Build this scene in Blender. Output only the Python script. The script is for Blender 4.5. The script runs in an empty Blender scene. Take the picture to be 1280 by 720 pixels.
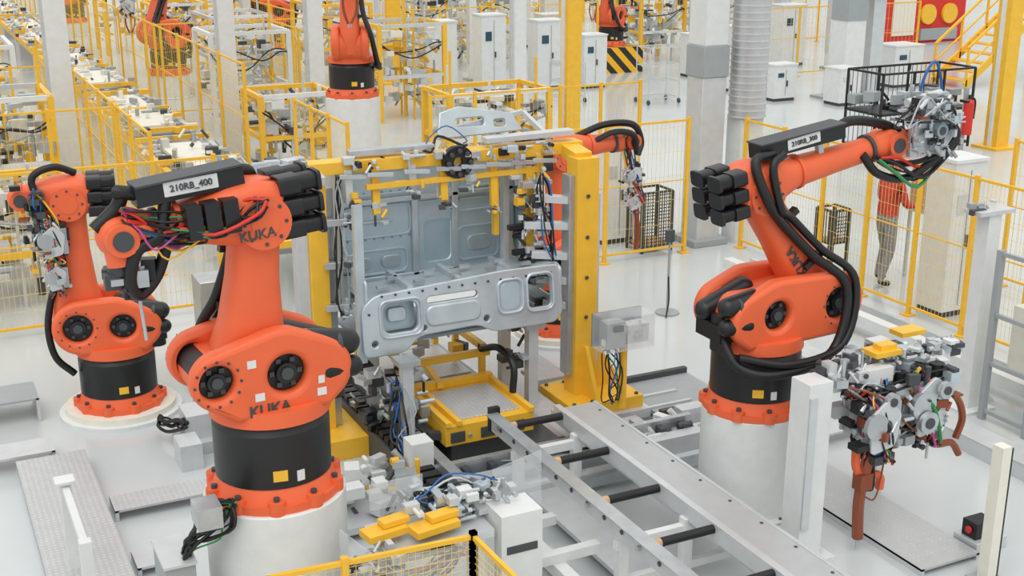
import bpy, math, random
from mathutils import Vector as V, Matrix, Euler, geometry
scene=bpy.context.scene
PI=math.pi
# ------------------------------------------------------------ materials
def srgb(h):
    c=[int(h[i:i+2],16)/255 for i in (0,2,4)]
    return [(x/12.92 if x<=.04045 else ((x+.055)/1.055)**2.4) for x in c]+[1]
def mat(name,hexc,rough=.5,metal=0,noise=0,bump=None,scale=8,alpha=1,spec=.5):
    m=bpy.data.materials.new(name); m.use_nodes=True
    nt=m.node_tree; b=nt.nodes['Principled BSDF']; col=srgb(hexc)
    b.inputs['Base Color'].default_value=col; b.inputs['Roughness'].default_value=rough
    b.inputs['Metallic'].default_value=metal; b.inputs['Alpha'].default_value=alpha
    b.inputs['Specular IOR Level'].default_value=spec
    tc=nt.nodes.new('ShaderNodeTexCoord')
    n=nt.nodes.new('ShaderNodeTexNoise'); n.inputs['Scale'].default_value=scale; n.inputs['Detail'].default_value=4
    nt.links.new(tc.outputs['Object'],n.inputs['Vector'])
    r=nt.nodes.new('ShaderNodeValToRGB'); k=noise if noise else .05
    r.color_ramp.elements[0].position=.3; r.color_ramp.elements[1].position=.7
    r.color_ramp.elements[0].color=[c*(1-k) for c in col[:3]]+[1]
    r.color_ramp.elements[1].color=[min(1,c*(1+k*.6)) for c in col[:3]]+[1]
    nt.links.new(n.outputs['Fac'],r.inputs['Fac'])
    if bump=='checker':
        vo=nt.nodes.new('ShaderNodeTexVoronoi'); vo.inputs['Scale'].default_value=22; vo.inputs['Randomness'].default_value=.15
        nt.links.new(tc.outputs['Object'],vo.inputs['Vector'])
        r2=nt.nodes.new('ShaderNodeValToRGB'); r2.color_ramp.elements[0].position=.22;r2.color_ramp.elements[1].position=.32
        r2.color_ramp.elements[0].color=(1,1,1,1);r2.color_ramp.elements[1].color=(.72,.72,.72,1)
        nt.links.new(vo.outputs['Distance'],r2.inputs['Fac'])
        mx=nt.nodes.new('ShaderNodeMix'); mx.data_type='RGBA'; mx.blend_type='MULTIPLY'; mx.inputs['Factor'].default_value=.6
        nt.links.new(r.outputs['Color'],mx.inputs['A']); nt.links.new(r2.outputs['Color'],mx.inputs['B'])
        nt.links.new(mx.outputs['Result'],b.inputs['Base Color'])
        bp=nt.nodes.new('ShaderNodeBump'); bp.inputs['Strength'].default_value=.4; bp.inputs['Distance'].default_value=.01
        nt.links.new(r2.outputs['Color'],bp.inputs['Height']); nt.links.new(bp.outputs['Normal'],b.inputs['Normal'])
    elif bump=='hazard':
        w=nt.nodes.new('ShaderNodeTexWave'); w.wave_type='BANDS'; w.bands_direction='DIAGONAL'; w.inputs['Scale'].default_value=1.3
        nt.links.new(tc.outputs['Object'],w.inputs['Vector'])
        r.color_ramp.interpolation='CONSTANT'; r.color_ramp.elements[0].position=0; r.color_ramp.elements[1].position=.5
        r.color_ramp.elements[0].color=(.02,.02,.02,1); r.color_ramp.elements[1].color=col
        nt.links.new(w.outputs['Fac'],r.inputs['Fac']); nt.links.new(r.outputs['Color'],b.inputs['Base Color'])
    else:
        nt.links.new(r.outputs['Color'],b.inputs['Base Color'])
    return m
M={}
def dm(k,*a,**kw): M[k]=mat(k,*a,**kw)
dm('orange','e8683d',rough=.45,noise=.07,scale=3,spec=.45)
dm('black','1b1c1e',rough=.38)
dm('rubber','141517',rough=.45)
dm('dark','44474a',rough=.5)
dm('white','dcdfde',rough=.4)
dm('cream','e4e1d4',rough=.45)
dm('grey','9da4a6',rough=.5)
dm('yellow','f0bc36',rough=.4,noise=.06)
dm('yellowwire','f0d070',rough=.5)
dm('steel','bfc4c7',rough=.32,metal=.65,noise=.12)
dm('alu','cdd1d3',rough=.35,metal=.3,noise=.06)
dm('galv','c3ced4',rough=.32,metal=.5,noise=.12,scale=5)
dm('galvdark','93a2ad',rough=.45,metal=.3)
dm('panelblue','b9ccd6',rough=.34,metal=.3,noise=.06)
dm('checker','cdd0d1',rough=.40,metal=.25,bump='checker')
dm('duct','c8cbcc',rough=.35,metal=.6)
dm('copper','96523a',rough=.4,metal=.5)
dm('red','cf2f22',rough=.45)
dm('blue','2a66a8',rough=.4)
dm('green','2f8a4a',rough=.4)
dm('pink','b8407f',rough=.4)
dm('carton','c9a67c',rough=.8,noise=.1)
dm('plastic','dfe5e8',rough=.15,alpha=.3)
dm('hazard','f2b91d',rough=.5,bump='hazard')
dm('skin','c98f6f',rough=.55)
dm('trousers','8d8f96',rough=.8,noise=.3,scale=40)
dm('shirt','c8433a',rough=.8,noise=.3,scale=20)
dm('screen','2d4a5c',rough=.2)
dm('floorpaint','c3c9ca',rough=.16,noise=.05,scale=.8)
dm('wallpaint','dfe1de',rough=.6)

# ------------------------------------------------------------ mesh builder
def catmull(pts,k=6):
    P=[V(p) for p in pts]
    if len(P)<3: return P
    P=[2*P[0]-P[1]]+P+[2*P[-1]-P[-2]]; out=[]
    for i in range(1,len(P)-2):
        a,b,c,d=P[i-1:i+3]
        for j in range(k):
            t=j/k
            out.append(.5*((2*b)+(c-a)*t+(2*a-5*b+4*c-d)*t*t+(3*b-a-3*c+d)*t**3))
    out.append(P[-2]); return out
def frame(d):
    d=d.normalized(); up=V((0,0,1)) if abs(d.z)<.95 else V((1,0,0))
    u=d.cross(up).normalized(); w=u.cross(d).normalized(); return u,w
def curve_plate(outline,holes,depth,bevel=0,res=2):
    cu=bpy.data.curves.new('t','CURVE'); cu.dimensions='2D'; cu.fill_mode='BOTH'; cu.extrude=max(.0001,depth/2-bevel); cu.bevel_depth=bevel; cu.bevel_resolution=res; cu.offset=-bevel
    for loop in [outline]+list(holes):
        s=cu.splines.new('POLY'); s.points.add(len(loop)-1); s.use_cyclic_u=True
        for i,p in enumerate(loop): s.points[i].co=(p[0],p[1],0,1)
    return from_obj(bpy.data.objects.new('t',cu))
def from_obj(ob):
    scene.collection.objects.link(ob); bpy.context.view_layer.update()
    dg=bpy.context.evaluated_depsgraph_get()
    me=bpy.data.meshes.new_from_object(ob.evaluated_get(dg))
    vs=[v.co.copy() for v in me.vertices]; fs=[tuple(p.vertices) for p in me.polygons]
    bpy.data.objects.remove(ob); bpy.data.meshes.remove(me)
    return vs,fs
def circ(cx,cy,r,n=24): return [(cx+r*math.cos(2*PI*i/n),cy+r*math.sin(2*PI*i/n)) for i in range(n)]
def rr(cx,cy,w,h,r,n=5):
    out=[]
    for (sx,sy,a0) in ((1,1,0),(-1,1,PI/2),(-1,-1,PI),(1,-1,1.5*PI)):
        for i in range(n+1):
            a=a0+PI/2*i/n; out.append((cx+sx*(w/2-r)+r*math.cos(a),cy+sy*(h/2-r)+r*math.sin(a)))
    return out
def hull(pts):
    idx=geometry.convex_hull_2d([V(p) for p in pts]); return [pts[i] for i in idx]
def roundpoly(pts,r,n=4):
    out=[]; N=len(pts)
    for i in range(N):
        a=V(pts[i-1]);b=V(pts[i]);c=V(pts[(i+1)%N])
        u=(a-b);w=(c-b);k=min(r,u.length*.45,w.length*.45); p0=b+u.normalized()*k;p1=b+w.normalized()*k
        for j in range(n+1):
            t=j/n; q=(1-t)**2*p0+2*t*(1-t)*b+t*t*p1; out.append((q.x,q.y))
    return out
class MB:
    def __init__(s): s.v=[];s.f=[];s.mi=[];s.mats=[];s.T=Matrix.Identity(4)
    def add(s,vs,fs,m):
        if m not in s.mats: s.mats.append(m)
        k=s.mats.index(m); o=len(s.v)
        s.v+= [s.T@V(p) for p in vs]; s.f+=[tuple(i+o for i in f) for f in fs]; s.mi+=[k]*len(fs)
    def box(s,c,sz,m,rot=None):
        c=V(c); R=Euler(rot).to_matrix() if rot else Matrix.Identity(3)
        vs=[c+R@V((x*sz[0]/2,y*sz[1]/2,z*sz[2]/2)) for x in(-1,1) for y in(-1,1) for z in(-1,1)]
        s.add(vs,[(0,1,3,2),(4,6,7,5),(0,4,5,1),(2,3,7,6),(0,2,6,4),(1,5,7,3)],m)
    def bb(s,x0,x1,y0,y1,z0,z1,m): s.box(((x0+x1)/2,(y0+y1)/2,(z0+z1)/2),(x1-x0,y1-y0,z1-z0),m)
    def beam(s,p0,p1,w,h,m):
        p0=V(p0);p1=V(p1);u,k=frame(p1-p0)
        vs=[p+u*a*w/2+k*b*h/2 for p in(p0,p1) for a in(-1,1) for b in(-1,1)]
        s.add(vs,[(0,1,3,2),(4,6,7,5),(0,4,5,1),(2,3,7,6),(0,2,6,4),(1,5,7,3)],m)
    def cyl(s,p0,p1,r,m,r1=None,n=20):
        p0=V(p0);p1=V(p1);r1=r if r1 is None else r1;u,k=frame(p1-p0);vs=[]
        for p,q in((p0,r),(p1,r1)):
            for i in range(n):
                a=2*PI*i/n; vs.append(p+u*q*math.cos(a)+k*q*math.sin(a))
        s.add(vs,[(i,(i+1)%n,n+(i+1)%n,n+i) for i in range(n)]+[tuple(range(n))[::-1],tuple(range(n,2*n))],m)
    def tube(s,pts,r,m,n=8,k=6,smooth=True):
        P=catmull(pts,k) if smooth else [V(p) for p in pts]
        vs=[];N=len(P);u=None
        for i,p in enumerate(P):
            d=(P[min(i+1,N-1)]-P[max(i-1,0)])
            if d.length<1e-6: d=V((0,0,1))
            d.normalize()
            if u is None: u,_=frame(d)
            u=(u-d*u.dot(d)).normalized(); w=d.cross(u)
            for j in range(n):
                a=2*PI*j/n; vs.append(p+u*r*math.cos(a)+w*r*math.sin(a))
        fs=[(i*n+j,i*n+(j+1)%n,(i+1)*n+(j+1)%n,(i+1)*n+j) for i in range(N-1) for j in range(n)]
        s.add(vs,fs+[tuple(range(n))[::-1],tuple(range((N-1)*n,N*n))],m)
    def loft(s,secs,m,n=28):
        vs=[]
        for (c,U,W,a,b,e) in secs:
            for j in range(n):
                t=2*PI*j/n;ct,st=math.cos(t),math.sin(t)
                vs.append(V(c)+U*a*math.copysign(abs(ct)**(2/e),ct)+W*b*math.copysign(abs(st)**(2/e),st))
        N=len(secs)
        fs=[(i*n+j,i*n+(j+1)%n,(i+1)*n+(j+1)%n,(i+1)*n+j) for i in range(N-1) for j in range(n)]
        s.add(vs,fs+[tuple(range(n))[::-1],tuple(range((N-1)*n,N*n))],m)
    def sph(s,c,r,m,sc=(1,1,1),nu=16,nv=10):
        vs=[V((c[0],c[1],c[2]+r*sc[2]))]
        for i in range(1,nv):
            a=PI*i/nv
            for j in range(nu):
                b=2*PI*j/nu; vs.append(V((c[0]+r*sc[0]*math.sin(a)*math.cos(b),c[1]+r*sc[1]*math.sin(a)*math.sin(b),c[2]+r*sc[2]*math.cos(a))))
        vs.append(V((c[0],c[1],c[2]-r*sc[2]))); L=len(vs)-1
        fs=[(0,1+j,1+(j+1)%nu) for j in range(nu)]+[(1+(i-1)*nu+j,1+i*nu+j,1+i*nu+(j+1)%nu,1+(i-1)*nu+(j+1)%nu) for i in range(1,nv-1) for j in range(nu)]
        fs+=[(L,1+(nv-2)*nu+(j+1)%nu,1+(nv-2)*nu+j) for j in range(nu)]
        s.add(vs,fs,m)
    def capsule(s,p0,p1,r,m): s.cyl(p0,p1,r,m); s.sph(p0,r,m); s.sph(p1,r,m)
    def plate(s,outline,holes,depth,m,O,U,W,bevel=0):
        vs,fs=curve_plate(outline,holes,depth,bevel); O=V(O);U=V(U);W=V(W);N=U.cross(W)
        s.add([O+U*p.x+W*p.y+N*p.z for p in vs],fs,m)
    def text(s,t,size,m,O,U,W):
        cu=bpy.data.curves.new('t','FONT');cu.body=t;cu.size=size;cu.extrude=.004;cu.offset=size*.015;cu.align_x='CENTER';cu.align_y='CENTER'
        vs,fs=from_obj(bpy.data.objects.new('t',cu)); O=V(O);U=V(U).normalized();W=V(W).normalized();N=U.cross(W)
        s.add([O+U*p.x+W*p.y+N*p.z for p in vs],fs,m)
    def done(s,name,bevel=0):
        xs=[p.x for p in s.v];ys=[p.y for p in s.v];zs=[p.z for p in s.v]
        o=V(((min(xs)+max(xs))/2,(min(ys)+max(ys))/2,min(zs)))
        me=bpy.data.meshes.new(name); me.from_pydata([p-o for p in s.v],[],s.f)
        for m in s.mats: me.materials.append(M[m])
        me.polygons.foreach_set('material_index',s.mi); me.polygons.foreach_set('use_smooth',[True]*len(s.f))
        me.update(); me.set_sharp_from_angle(angle=math.radians(38))
        ob=bpy.data.objects.new(name,me); ob.location=o; scene.collection.objects.link(ob)
        if bevel:
            b=ob.modifiers.new('bevel','BEVEL');b.width=bevel;b.segments=2;b.limit_method='ANGLE';b.angle_limit=math.radians(50);b.harden_normals=False
        return ob
def greeble(mb,c,sz,n,seed,mats=('steel','alu','dark','galv','black'),smin=.05,smax=.2):
    r=random.Random(seed);c=V(c)
    for i in range(n):
        p=c+V([(r.random()-.5)*sz[k] for k in range(3)]); m=r.choice(mats)
        t=r.random()
        if t<.5: mb.box(p,(r.uniform(smin,smax),r.uniform(smin,smax),r.uniform(smin,smax)*.7),m,(0,0,r.choice((0,0,.4,-.3))))
        else:
            d=V(r.choice(((1,0,0),(0,1,0),(0,0,1),(.6,.2,.7),(-.5,.3,.7))))*r.uniform(smin,smax)*1.2
            mb.cyl(p-d*.5,p+d*.5,r.uniform(.15,.4)*smax*.5,m,n=10)
def hoses(mb,a,b,n,seed,cols=('rubber','red','green','pink','blue','rubber','yellow'),r=.009,spread=.12,sag=.12):
    q=random.Random(seed);a=V(a);b=V(b)
    for i in range(n):
        o=lambda k:V([(q.random()-.5)*k for _ in range(3)])
        m=(a+b)/2+V((0,0,-sag*q.random()))+o(spread*1.5)
        mb.tube([a+o(spread*.5),(a*.7+m*.3)+o(spread),m,(b*.7+m*.3)+o(spread),b+o(spread*.5)],r*q.uniform(.7,1.4),cols[i%len(cols)],n=6,k=4)
# ------------------------------------------------------------ fence
def fence(name,p0,p1,h=2.0,ps=1.0,wire=.08,base=.12,hw=.35,wr=.005,post=.05):
    mb=MB();a=V((p0[0],p0[1],0));b=V((p1[0],p1[1],0));L=(b-a).length;d=(b-a)/L;n=max(1,round(L/ps));st=L/n
    for i in range(n+1):
        p=a+d*st*i; mb.beam(p,p+V((0,0,h)),post,post,'yellow'); mb.box(p+V((0,0,.01)),(.14,.14,.02),'yellow')
    for z in (base,h-.04): mb.beam(a+V((0,0,z)),b+V((0,0,z)),.03,.03,'yellow')
    mb.beam(a+V((0,0,h*.55)),b+V((0,0,h*.55)),.015,.015,'yellow')
    k=int(L/wire)
    for i in range(k+1):
        p=a+d*wire*i; mb.beam(p+V((0,0,base)),p+V((0,0,h-.04)),wr,wr,'yellowwire')
    z=base
    while z<h-.04:
        mb.beam(a+V((0,0,z)),b+V((0,0,z)),wr,wr,'yellowwire'); z+=hw
    return mb.done(name)
# ------------------------------------------------------------ robot
def robot(name,base,yaw,s=1,L=1.2,beta=.3,gamma=0,FA=1.2,cs=1,label=None,tool=None,detail=True,pack=(-.28,.62,.3),hs=None,ax=.30,axA=None,cshift=0,stick=False,fr=.27,hx=-.09):
    hs=cs if hs is None else hs; axA=ax if axA is None else axA
    mb=MB();by=math.radians(yaw); RT=Matrix.Translation(V(base))@Matrix.Rotation(by,4,'Z')@Matrix.Scale(s,4); mb.T=RT
    mb.cyl((0,0,0),(0,0,.055),.43,'orange',n=48)
    for i in range(10):
        a=2*PI*i/10; c=(.40*math.cos(a),.40*math.sin(a))
        mb.cyl((c[0],c[1],.0),(c[0],c[1],.085),.055,'orange',n=14); mb.cyl((c[0],c[1],.085),(c[0],c[1],.11),.02,'dark',n=8)
    mb.cyl((0,0,.055),(0,0,.15),.40,'orange',r1=.365,n=48)
    mb.cyl((0,0,.15),(0,0,.50),.372,'black',n=48); mb.cyl((0,0,.50),(0,0,.56),.372,'black',r1=.34,n=48)
    ca=math.atan2(-base[1],-base[0])-by
    for da,m,z,w in((0.1,'yellow',.24,.09),(.45,'white',.22,.05)):
        a=ca+da; mb.box((.374*math.cos(a),.374*math.sin(a),z),(.008,w,.07),m,(0,0,a))
    H0=.16; zA=.73
    mb.T=RT@Matrix.Translation((0,0,H0))
    mb.cyl((0,0,.40),(0,0,.5),.385,'orange',r1=.375,n=48)
    h1=hull(circ(ax,zA,fr,32)+circ(-.24,.69,.22,32)+[(.30,.45),(-.30,.45)]+circ(0,.74,.27,24))
    for y in(-.235,.235):
        mb.plate(h1,[circ(ax+.03,zA,min(.14,fr*.58)),circ(hx,.71,.125)],.13,'orange',(0,y,0),(1,0,0),(0,0,1),bevel=.04)
    h2=hull(circ(ax,zA-.03,fr-.05,24)+circ(-.24,.68,.19,24)+[(.27,.47),(-.27,.47)])
    mb.plate(h2,[],.40,'orange',(0,0,0),(1,0,0),(0,0,1))
    for x,z,rk in((ax+.03,zA,min(.135,fr*.56)),(hx,.71,.12)):
        mb.cyl((x,-.23,z),(x,.23,z),rk,'rubber',n=24)
        mb.cyl((x,-.27,z),(x,.27,z),rk*.55,'black',n=20); mb.cyl((x,-.285,z),(x,.285,z),rk*.33,'dark',n=12)
        for i in range(6):
            a=i*PI/3; mb.box((x+rk*.74*math.cos(a),cs*.235,z+rk*.74*math.sin(a)),(.03,.03,.03),'dark')
    for i in range(12):
        a=2*PI*i/12; q=min(.18,fr*.75)
        for y in(-.302,.302): mb.cyl((ax+.03+q*math.cos(a),y*.97,zA+q*math.sin(a)),(ax+.03+q*math.cos(a),y,zA+q*math.sin(a)),.010,'dark',n=8)
    if stick:
        for p,w in(((.20,.82),.055),((.16,.60),.06),((-.24,.56),.06),((-.24,.64),.04)):
            mb.box((p[0],cs*.301,p[1]),(w,.006,.05),'white')
        mb.text('KUKA',.10,'dark',(.10,cs*.304,.51),(-cs,0,0),(0,0,1))
    mb.capsule((-.46,cs*.2,.82),(-.22,cs*.2,.86),.085,'black')
    mb.capsule((-.48,cs*.22,.66),(-.30,cs*.24,.67),.07,'rubber'); mb.capsule((-.46,-cs*.1,.72),(-.1,-cs*.1,.86),.09,'black')
    mb.cyl((-.40,cs*.05,.42),(-.40,cs*.05,.72),.09,'black'); mb.box((-.40,0,.58),(.2,.34,.14),'rubber')
    for z in (.82,.66): mb.cyl((-.40,cs*.2,z),(-.37,cs*.2,z),.095,'dark')
    mb.T=RT
    A2=V((axA,0,zA+H0))
    ud=V((-math.sin(beta),0,math.cos(beta))); A3=A2+ud*L; U=V((ud.z,0,-ud.x)); Y=V((0,1,0))
    mb.loft([(A2+ud*(t*L),U,Y,a,b,e) for t,a,b,e in((-.20,.10,.10,2),(-.15,.20,.13,2.2),(0,.25,.17,2.4),(.13,.24,.17,3),(.3,.19,.155,3.5),(.6,.155,.14,3.5),(.85,.15,.14,3),(.96,.175,.16,2.4),(1.08,.14,.15,2.2),(1.13,.06,.10,2))],'orange')
    mb.cyl(A3-Y*.21,A3+Y*.21,.165,'orange',n=32); mb.cyl(A3-Y*.217,A3+Y*.217,.09,'orange',n=24)
    for i in range(8):
        a=2*PI*i/8; q=A3+V((.13*math.cos(a),0,.13*math.sin(a))); mb.cyl(q-Y*.216,q+Y*.216,.012,'dark',n=8)
    if detail and hs==cs and pack:
        tp=A2+ud*(L*.42)+Y*cs*.150-U*.06; mb.text('KUKA',.11,'dark',tp+V((0,cs*.006,0)),ud,(Y*cs).cross(ud))
    d=V((math.cos(gamma),0,math.sin(gamma))); n=V((-d.z,0,d.x)); C=A3+n*.05+d*cshift
    mb.loft([(C+d*t,n,Y,a,b,e) for t,a,b,e in((-.22,.12,.14,3),(-.19,.17,.19,4),(-.05,.20,.20,3.5),(.12,.19,.19,3),(.26,.15,.16,3),(.38,.125,.13,2.4),(max(.45,FA*.6),.11,.11,2),(max(.46,FA-.2),.10,.10,2),(max(.47,FA-.17),.125,.12,2.2),(max(.48,FA-.03),.12,.12,2.2))],'orange')
    mb.cyl(C+d*.40,C+d*.43,.145,'orange'); mb.cyl(C+d*(FA-.24),C+d*(FA-.21),.125,'dark')
    if detail and hs!=cs: mb.text('KUKA',.085,'dark',C-n*.11+Y*cs*.217,-cs*d,n)
    mb.sph(C+d*FA,.125,'orange'); mb.cyl(C+d*FA-Y*.15,C+d*FA+Y*.15,.095,'orange'); mb.cyl(C+d*FA-Y*.158,C+d*FA+Y*.158,.06,'dark')
    W=C+d*FA
    for yy in(-.115,.115):
        for zz in(-.135,.0,.135):
            c=C+Y*yy+n*zz
            mb.loft([(c+d*t,n,Y,.058,.085,5) for t in(-.18,-.31)],'black',n=20)
            mb.loft([(c+d*t,n,Y,.052,.07,3) for t in(-.31,-.32,-.42)],'rubber',n=20)
            mb.loft([(c+d*t,n,Y,.062,.085,5) for t in(-.42,-.445)],'black',n=20)
    if detail and hs!=cs:
        for k in range(3): mb.box(C+d*(.14+.11*k)+Y*cs*.18+n*.04,(.09,.12,.2),'black',(0,-gamma,0))
        hoses(mb,C+d*.5+Y*cs*.15,C-d*.05+Y*cs*.25+n*.08,8,77,spread=.11,sag=.06,cols=('rubber','rubber','red','rubber','green'))
    if pack:
        a=C+n*pack[2]+d*pack[0]+Y*cs*.03; b=C+n*(pack[2]-.02)+d*pack[1]+Y*cs*.03
        mb.beam(a,b,.16,.12,'black'); mb.beam(a+n*.065,b+n*.065,.2,.012,'dark')
        for t in(.3,.75): 
            p=a.lerp(b,t); mb.beam(p-n*.05,p-n*.2,.05,.05,'steel')
        p=a.lerp(b,.5)+Y*cs*.084+n*.01; mb.plate(rr(0,0,.32,.085,.005),[],.006,'white',p,(-cs*d),n)
        if label: mb.text(label,.054,'dark',p+Y*cs*.006,(-cs*d),n)
        mb.tube([b+d*-.05,b+d*.08+n*.04,b.lerp(W+n*.2,.5)+n*.03,W+d*-.02+n*.16,W+d*.12+n*.06],.042,'rubber',n=10)
        Q=Y*hs
        mb.tube([a+d*.1-n*.03+Q*.1,a-d*.10-n*.04+Q*.14,A3-d*.06-n*.02+Q*.27,A2+ud*L*.75-U*.02+Q*.2,A2+ud*L*.4+U*.06+Q*.22,A2+ud*.1+U*.12+Q*.34,V((ax-.13,hs*.42,.54)),V((-.1,hs*.46,.44)),V((-.4,hs*.3,.50)),V((-.46,hs*.1,.75))],.040,'rubber',n=10,k=7)
        mb.tube([a+d*.16-n*.03+Q*.16,a+d*.02-n*.1+Q*.2,A3+d*.05-n*.1+Q*.28,A2+ud*L*.75+U*.07+Q*.2,A2+ud*L*.4+U*.15+Q*.22,A2+ud*.1+U*.22+Q*.34,V((ax-.03,hs*.43,.60)),V((0,hs*.46,.51)),V((-.4,hs*.3,.58))],.034,'rubber',n=10,k=7)
        for t in(.35,.75): 
            p=A2+ud*L*t+Q*.17+U*.06; mb.box(p,(.2,.06,.05),'black',(0,-beta,0))
    Ww=RT@W; mb.T=Matrix.Identity(4)
    if tool: tool(mb,Ww)
    ob=mb.done(name,bevel=.006 if detail else 0); return ob
def ped(mb,x,y,r,h,m='white'):
    mb.cyl((x,y,0),(x,y,h),r,m,n=48)
    mb.cyl((x,y,0),(x,y,.03),r+.06,m,n=48)
    for i in range(8): mb.cyl((x+(r+.03)*math.cos(i*PI/4),y+(r+.03)*math.sin(i*PI/4),.03),(x+(r+.03)*math.cos(i*PI/4),y+(r+.03)*math.sin(i*PI/4),.05),.015,'dark',n=8)
# ---- tools
def tool1(mb,w):
    mb.cyl(w,w+V((.02,-.02,-.18)),.10,'orange'); mb.cyl(w+V((0,0,-.18)),w+V((.0,0,-.24)),.08,'dark')
    w=w+V((0,0,-.2))
    greeble(mb,w+V((.05,0,-.05)),(.15,.12,.12),14,5,('black','dark','steel'))
    mb.tube([w+V((.30,-.05,.42)),w+V((.24,-.1,.2)),w+V((.09,-.12,.12)),w+V((.04,-.1,-.08)),w+V((.1,-.05,-.18)),w+V((.22,0,-.08)),w+V((.30,0,.12))],.04,'rubber',n=10)
    mb.cyl(w+V((.1,0,-.2)),w+V((.12,0,-.5)),.012,'steel')
    hoses(mb,w+V((.05,-.05,.36)),w+V((.6,-.15,.28)),14,3,sag=.25)
    hoses(mb,w+V((.05,-.1,.3)),w+V((.5,-.2,.2)),8,9,sag=.2)
def gunC(mb,o,sc=1,seed=1,arms=True):
    T0=mb.T.copy(); mb.T=T0@Matrix.Translation(V(o))@Matrix.Scale(sc,4)
    mb.box((0,0,-.05),(.22,.3,.28),'alu'); mb.box((.02,-.12,-.05),(.3,.03,.34),'steel')
    mb.cyl((.12,-.05,.2),(.12,-.05,-.25),.05,'black'); mb.cyl((-.1,-.16,-.02),(-.1,-.2,-.02),.1,'steel')
    mb.plate(roundpoly([(0,0),(.22,.04),(.26,.3),(.12,.42),(-.04,.3)],.04),[circ(.12,.2,.06)],.025,'alu',(-.12,-.17,-.25),(1,0,0),(0,0,1),bevel=.004)
    greeble(mb,(0,0,0),(.4,.35,.4),30,seed,smin=.03,smax=.14)
    greeble(mb,(0,-.1,-.2),(.25,.2,.35),14,seed+7,('copper','dark','steel'),smin=.03,smax=.1)
    if arms:
        for dx in(-.07,.1):
            mb.tube([(dx,-.05,-.2),(dx*1.5,-.05,-.4),(dx*1.2,-.05,-.6),(dx*.3,-.05,-.78)],.024,'copper',n=8)
            mb.cyl((dx*.3,-.05,-.76),(dx*.25,-.05,-.84),.012,'steel')
    hoses(mb,(-.1,-.1,.2),(.1,-.15,-.35),8,seed+3); mb.T=T0
def tool2(mb,w):
    gunC(mb,w+V((.22,-.2,-.35)),.75,seed=21,arms=False); gunC(mb,w+V((.22,-.2,-.72)),.6,seed=22,arms=False); hoses(mb,w+V((.1,-.2,.1)),w+V((.3,-.2,-.5)),14,13)
    greeble(mb,w+V((.05,-.2,-.2)),(.25,.2,.7),30,24,('dark','black','steel','copper'),smin=.03,smax=.1)
    mb.tube([w+V((.5,-.1,.22)),w+V((.3,-.15,.30)),w+V((.1,-.15,.2)),w+V((.18,-.2,-.1))],.035,'rubber',n=10)
    mb.tube([w+V((.25,-.1,-.8)),w+V((.16,-.1,-1.0)),w+V((.10,-.1,-1.3)),w+V((.14,-.1,-1.6)),w+V((.30,-.1,-1.8))],.035,'rubber',n=10)
def tool3(mb,w):
    o=w+V((.24,-.05,.10)); 
    mb.cyl(w,w+V((.16,0,.02)),.09,'orange'); mb.cyl(w+V((.16,0,.02)),w+V((.2,0,.02)),.11,'dark',n=24)
    mb.plate(roundpoly([(-.2,-.15),(.12,-.2),(.24,-.05),(.2,.2),(-.05,.24),(-.2,.1)],.05),[circ(.03,.02,.08)],.02,'steel',o+V((.05,-.15,.0)),(1,0,0),(0,0,1),bevel=.004)
    for a in range(6):
        t=a*PI/3; mb.cyl(o+V((.08+.12*math.cos(t),-.19,.02+.12*math.sin(t))),o+V((.08+.12*math.cos(t),-.14,.02+.12*math.sin(t))),.02,'dark',n=10)
    mb.cyl(o+V((.08,-.24,.02)),o+V((.08,-.1,.02)),.06,'galvdark'); mb.cyl(o+V((.08,-.245,.02)),o+V((.08,-.24,.02)),.035,'dark'); mb.cyl(o+V((-.16,-.05,.24)),o+V((.2,-.05,.30)),.035,'alu'); mb.cyl(o+V((-.1,-.1,.12)),o+V((-.1,-.1,-.2)),.05,'steel')
    greeble(mb,o+V((.06,-.14,.05)),(.5,.22,.5),120,8,('steel','grey','alu','dark','galv','black','steel','grey','copper'),smin=.02,smax=.09)
    greeble(mb,o+V((.06,.08,.05)),(.5,.2,.5),50,9,('steel','grey','dark','galv'),smin=.03,smax=.12)
    for q in range(4): mb.cyl(o+V((-.18+.13*q,-.22,.22-.05*q)),o+V((-.1+.13*q,-.22,.30-.06*q)),.022,'alu')
    hoses(mb,o+V((-.45,-.1,-.2)),o+V((.4,-.1,-.12)),10,4,cols=('rubber','rubber','red','rubber','rubber','rubber','green'),r=.012,sag=.25,spread=.08)
    hoses(mb,o+V((-.3,-.15,.1)),o+V((.3,-.2,.1)),8,14,cols=('rubber','steel','rubber','rubber'),r=.007,sag=-.2,spread=.2)
    mb.tube([w+V((-.35,-.1,-.05)),w+V((-.2,-.15,-.22)),w+V((.15,-.15,-.27)),o+V((.36,-.1,-.1)),o+V((.32,-.1,.05))],.036,'rubber',n=10)
def tool5(mb,w):
    mb.tube([w+V((-.7,0,.1)),w+V((-.35,-.05,.22)),w+V((0,-.1,.2)),w+V((.12,-.1,0)),w+V((.05,-.15,-.15))],.04,'rubber'); mb.tube([w+V((-.6,-.1,0)),w+V((-.3,-.15,.14)),w+V((-.05,-.2,.1)),w+V((.0,-.2,-.1))],.035,'rubber')
    gunC(mb,w+V((.0,-.1,-.38)),.6,seed=31,arms=False); gunC(mb,w+V((.02,-.1,-.7)),.45,seed=32,arms=False)
    mb.tube([w+V((.04,-.15,-.8)),w+V((.08,-.15,-1.05)),w+V((.06,-.15,-1.3))],.03,'copper'); hoses(mb,w+V((-.1,-.1,.1)),w+V((.1,-.2,-.7)),10,17,sag=.1)
def toolbg(mb,w): gunC(mb,w+V((0,0,-.25)),.9,seed=44)

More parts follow.
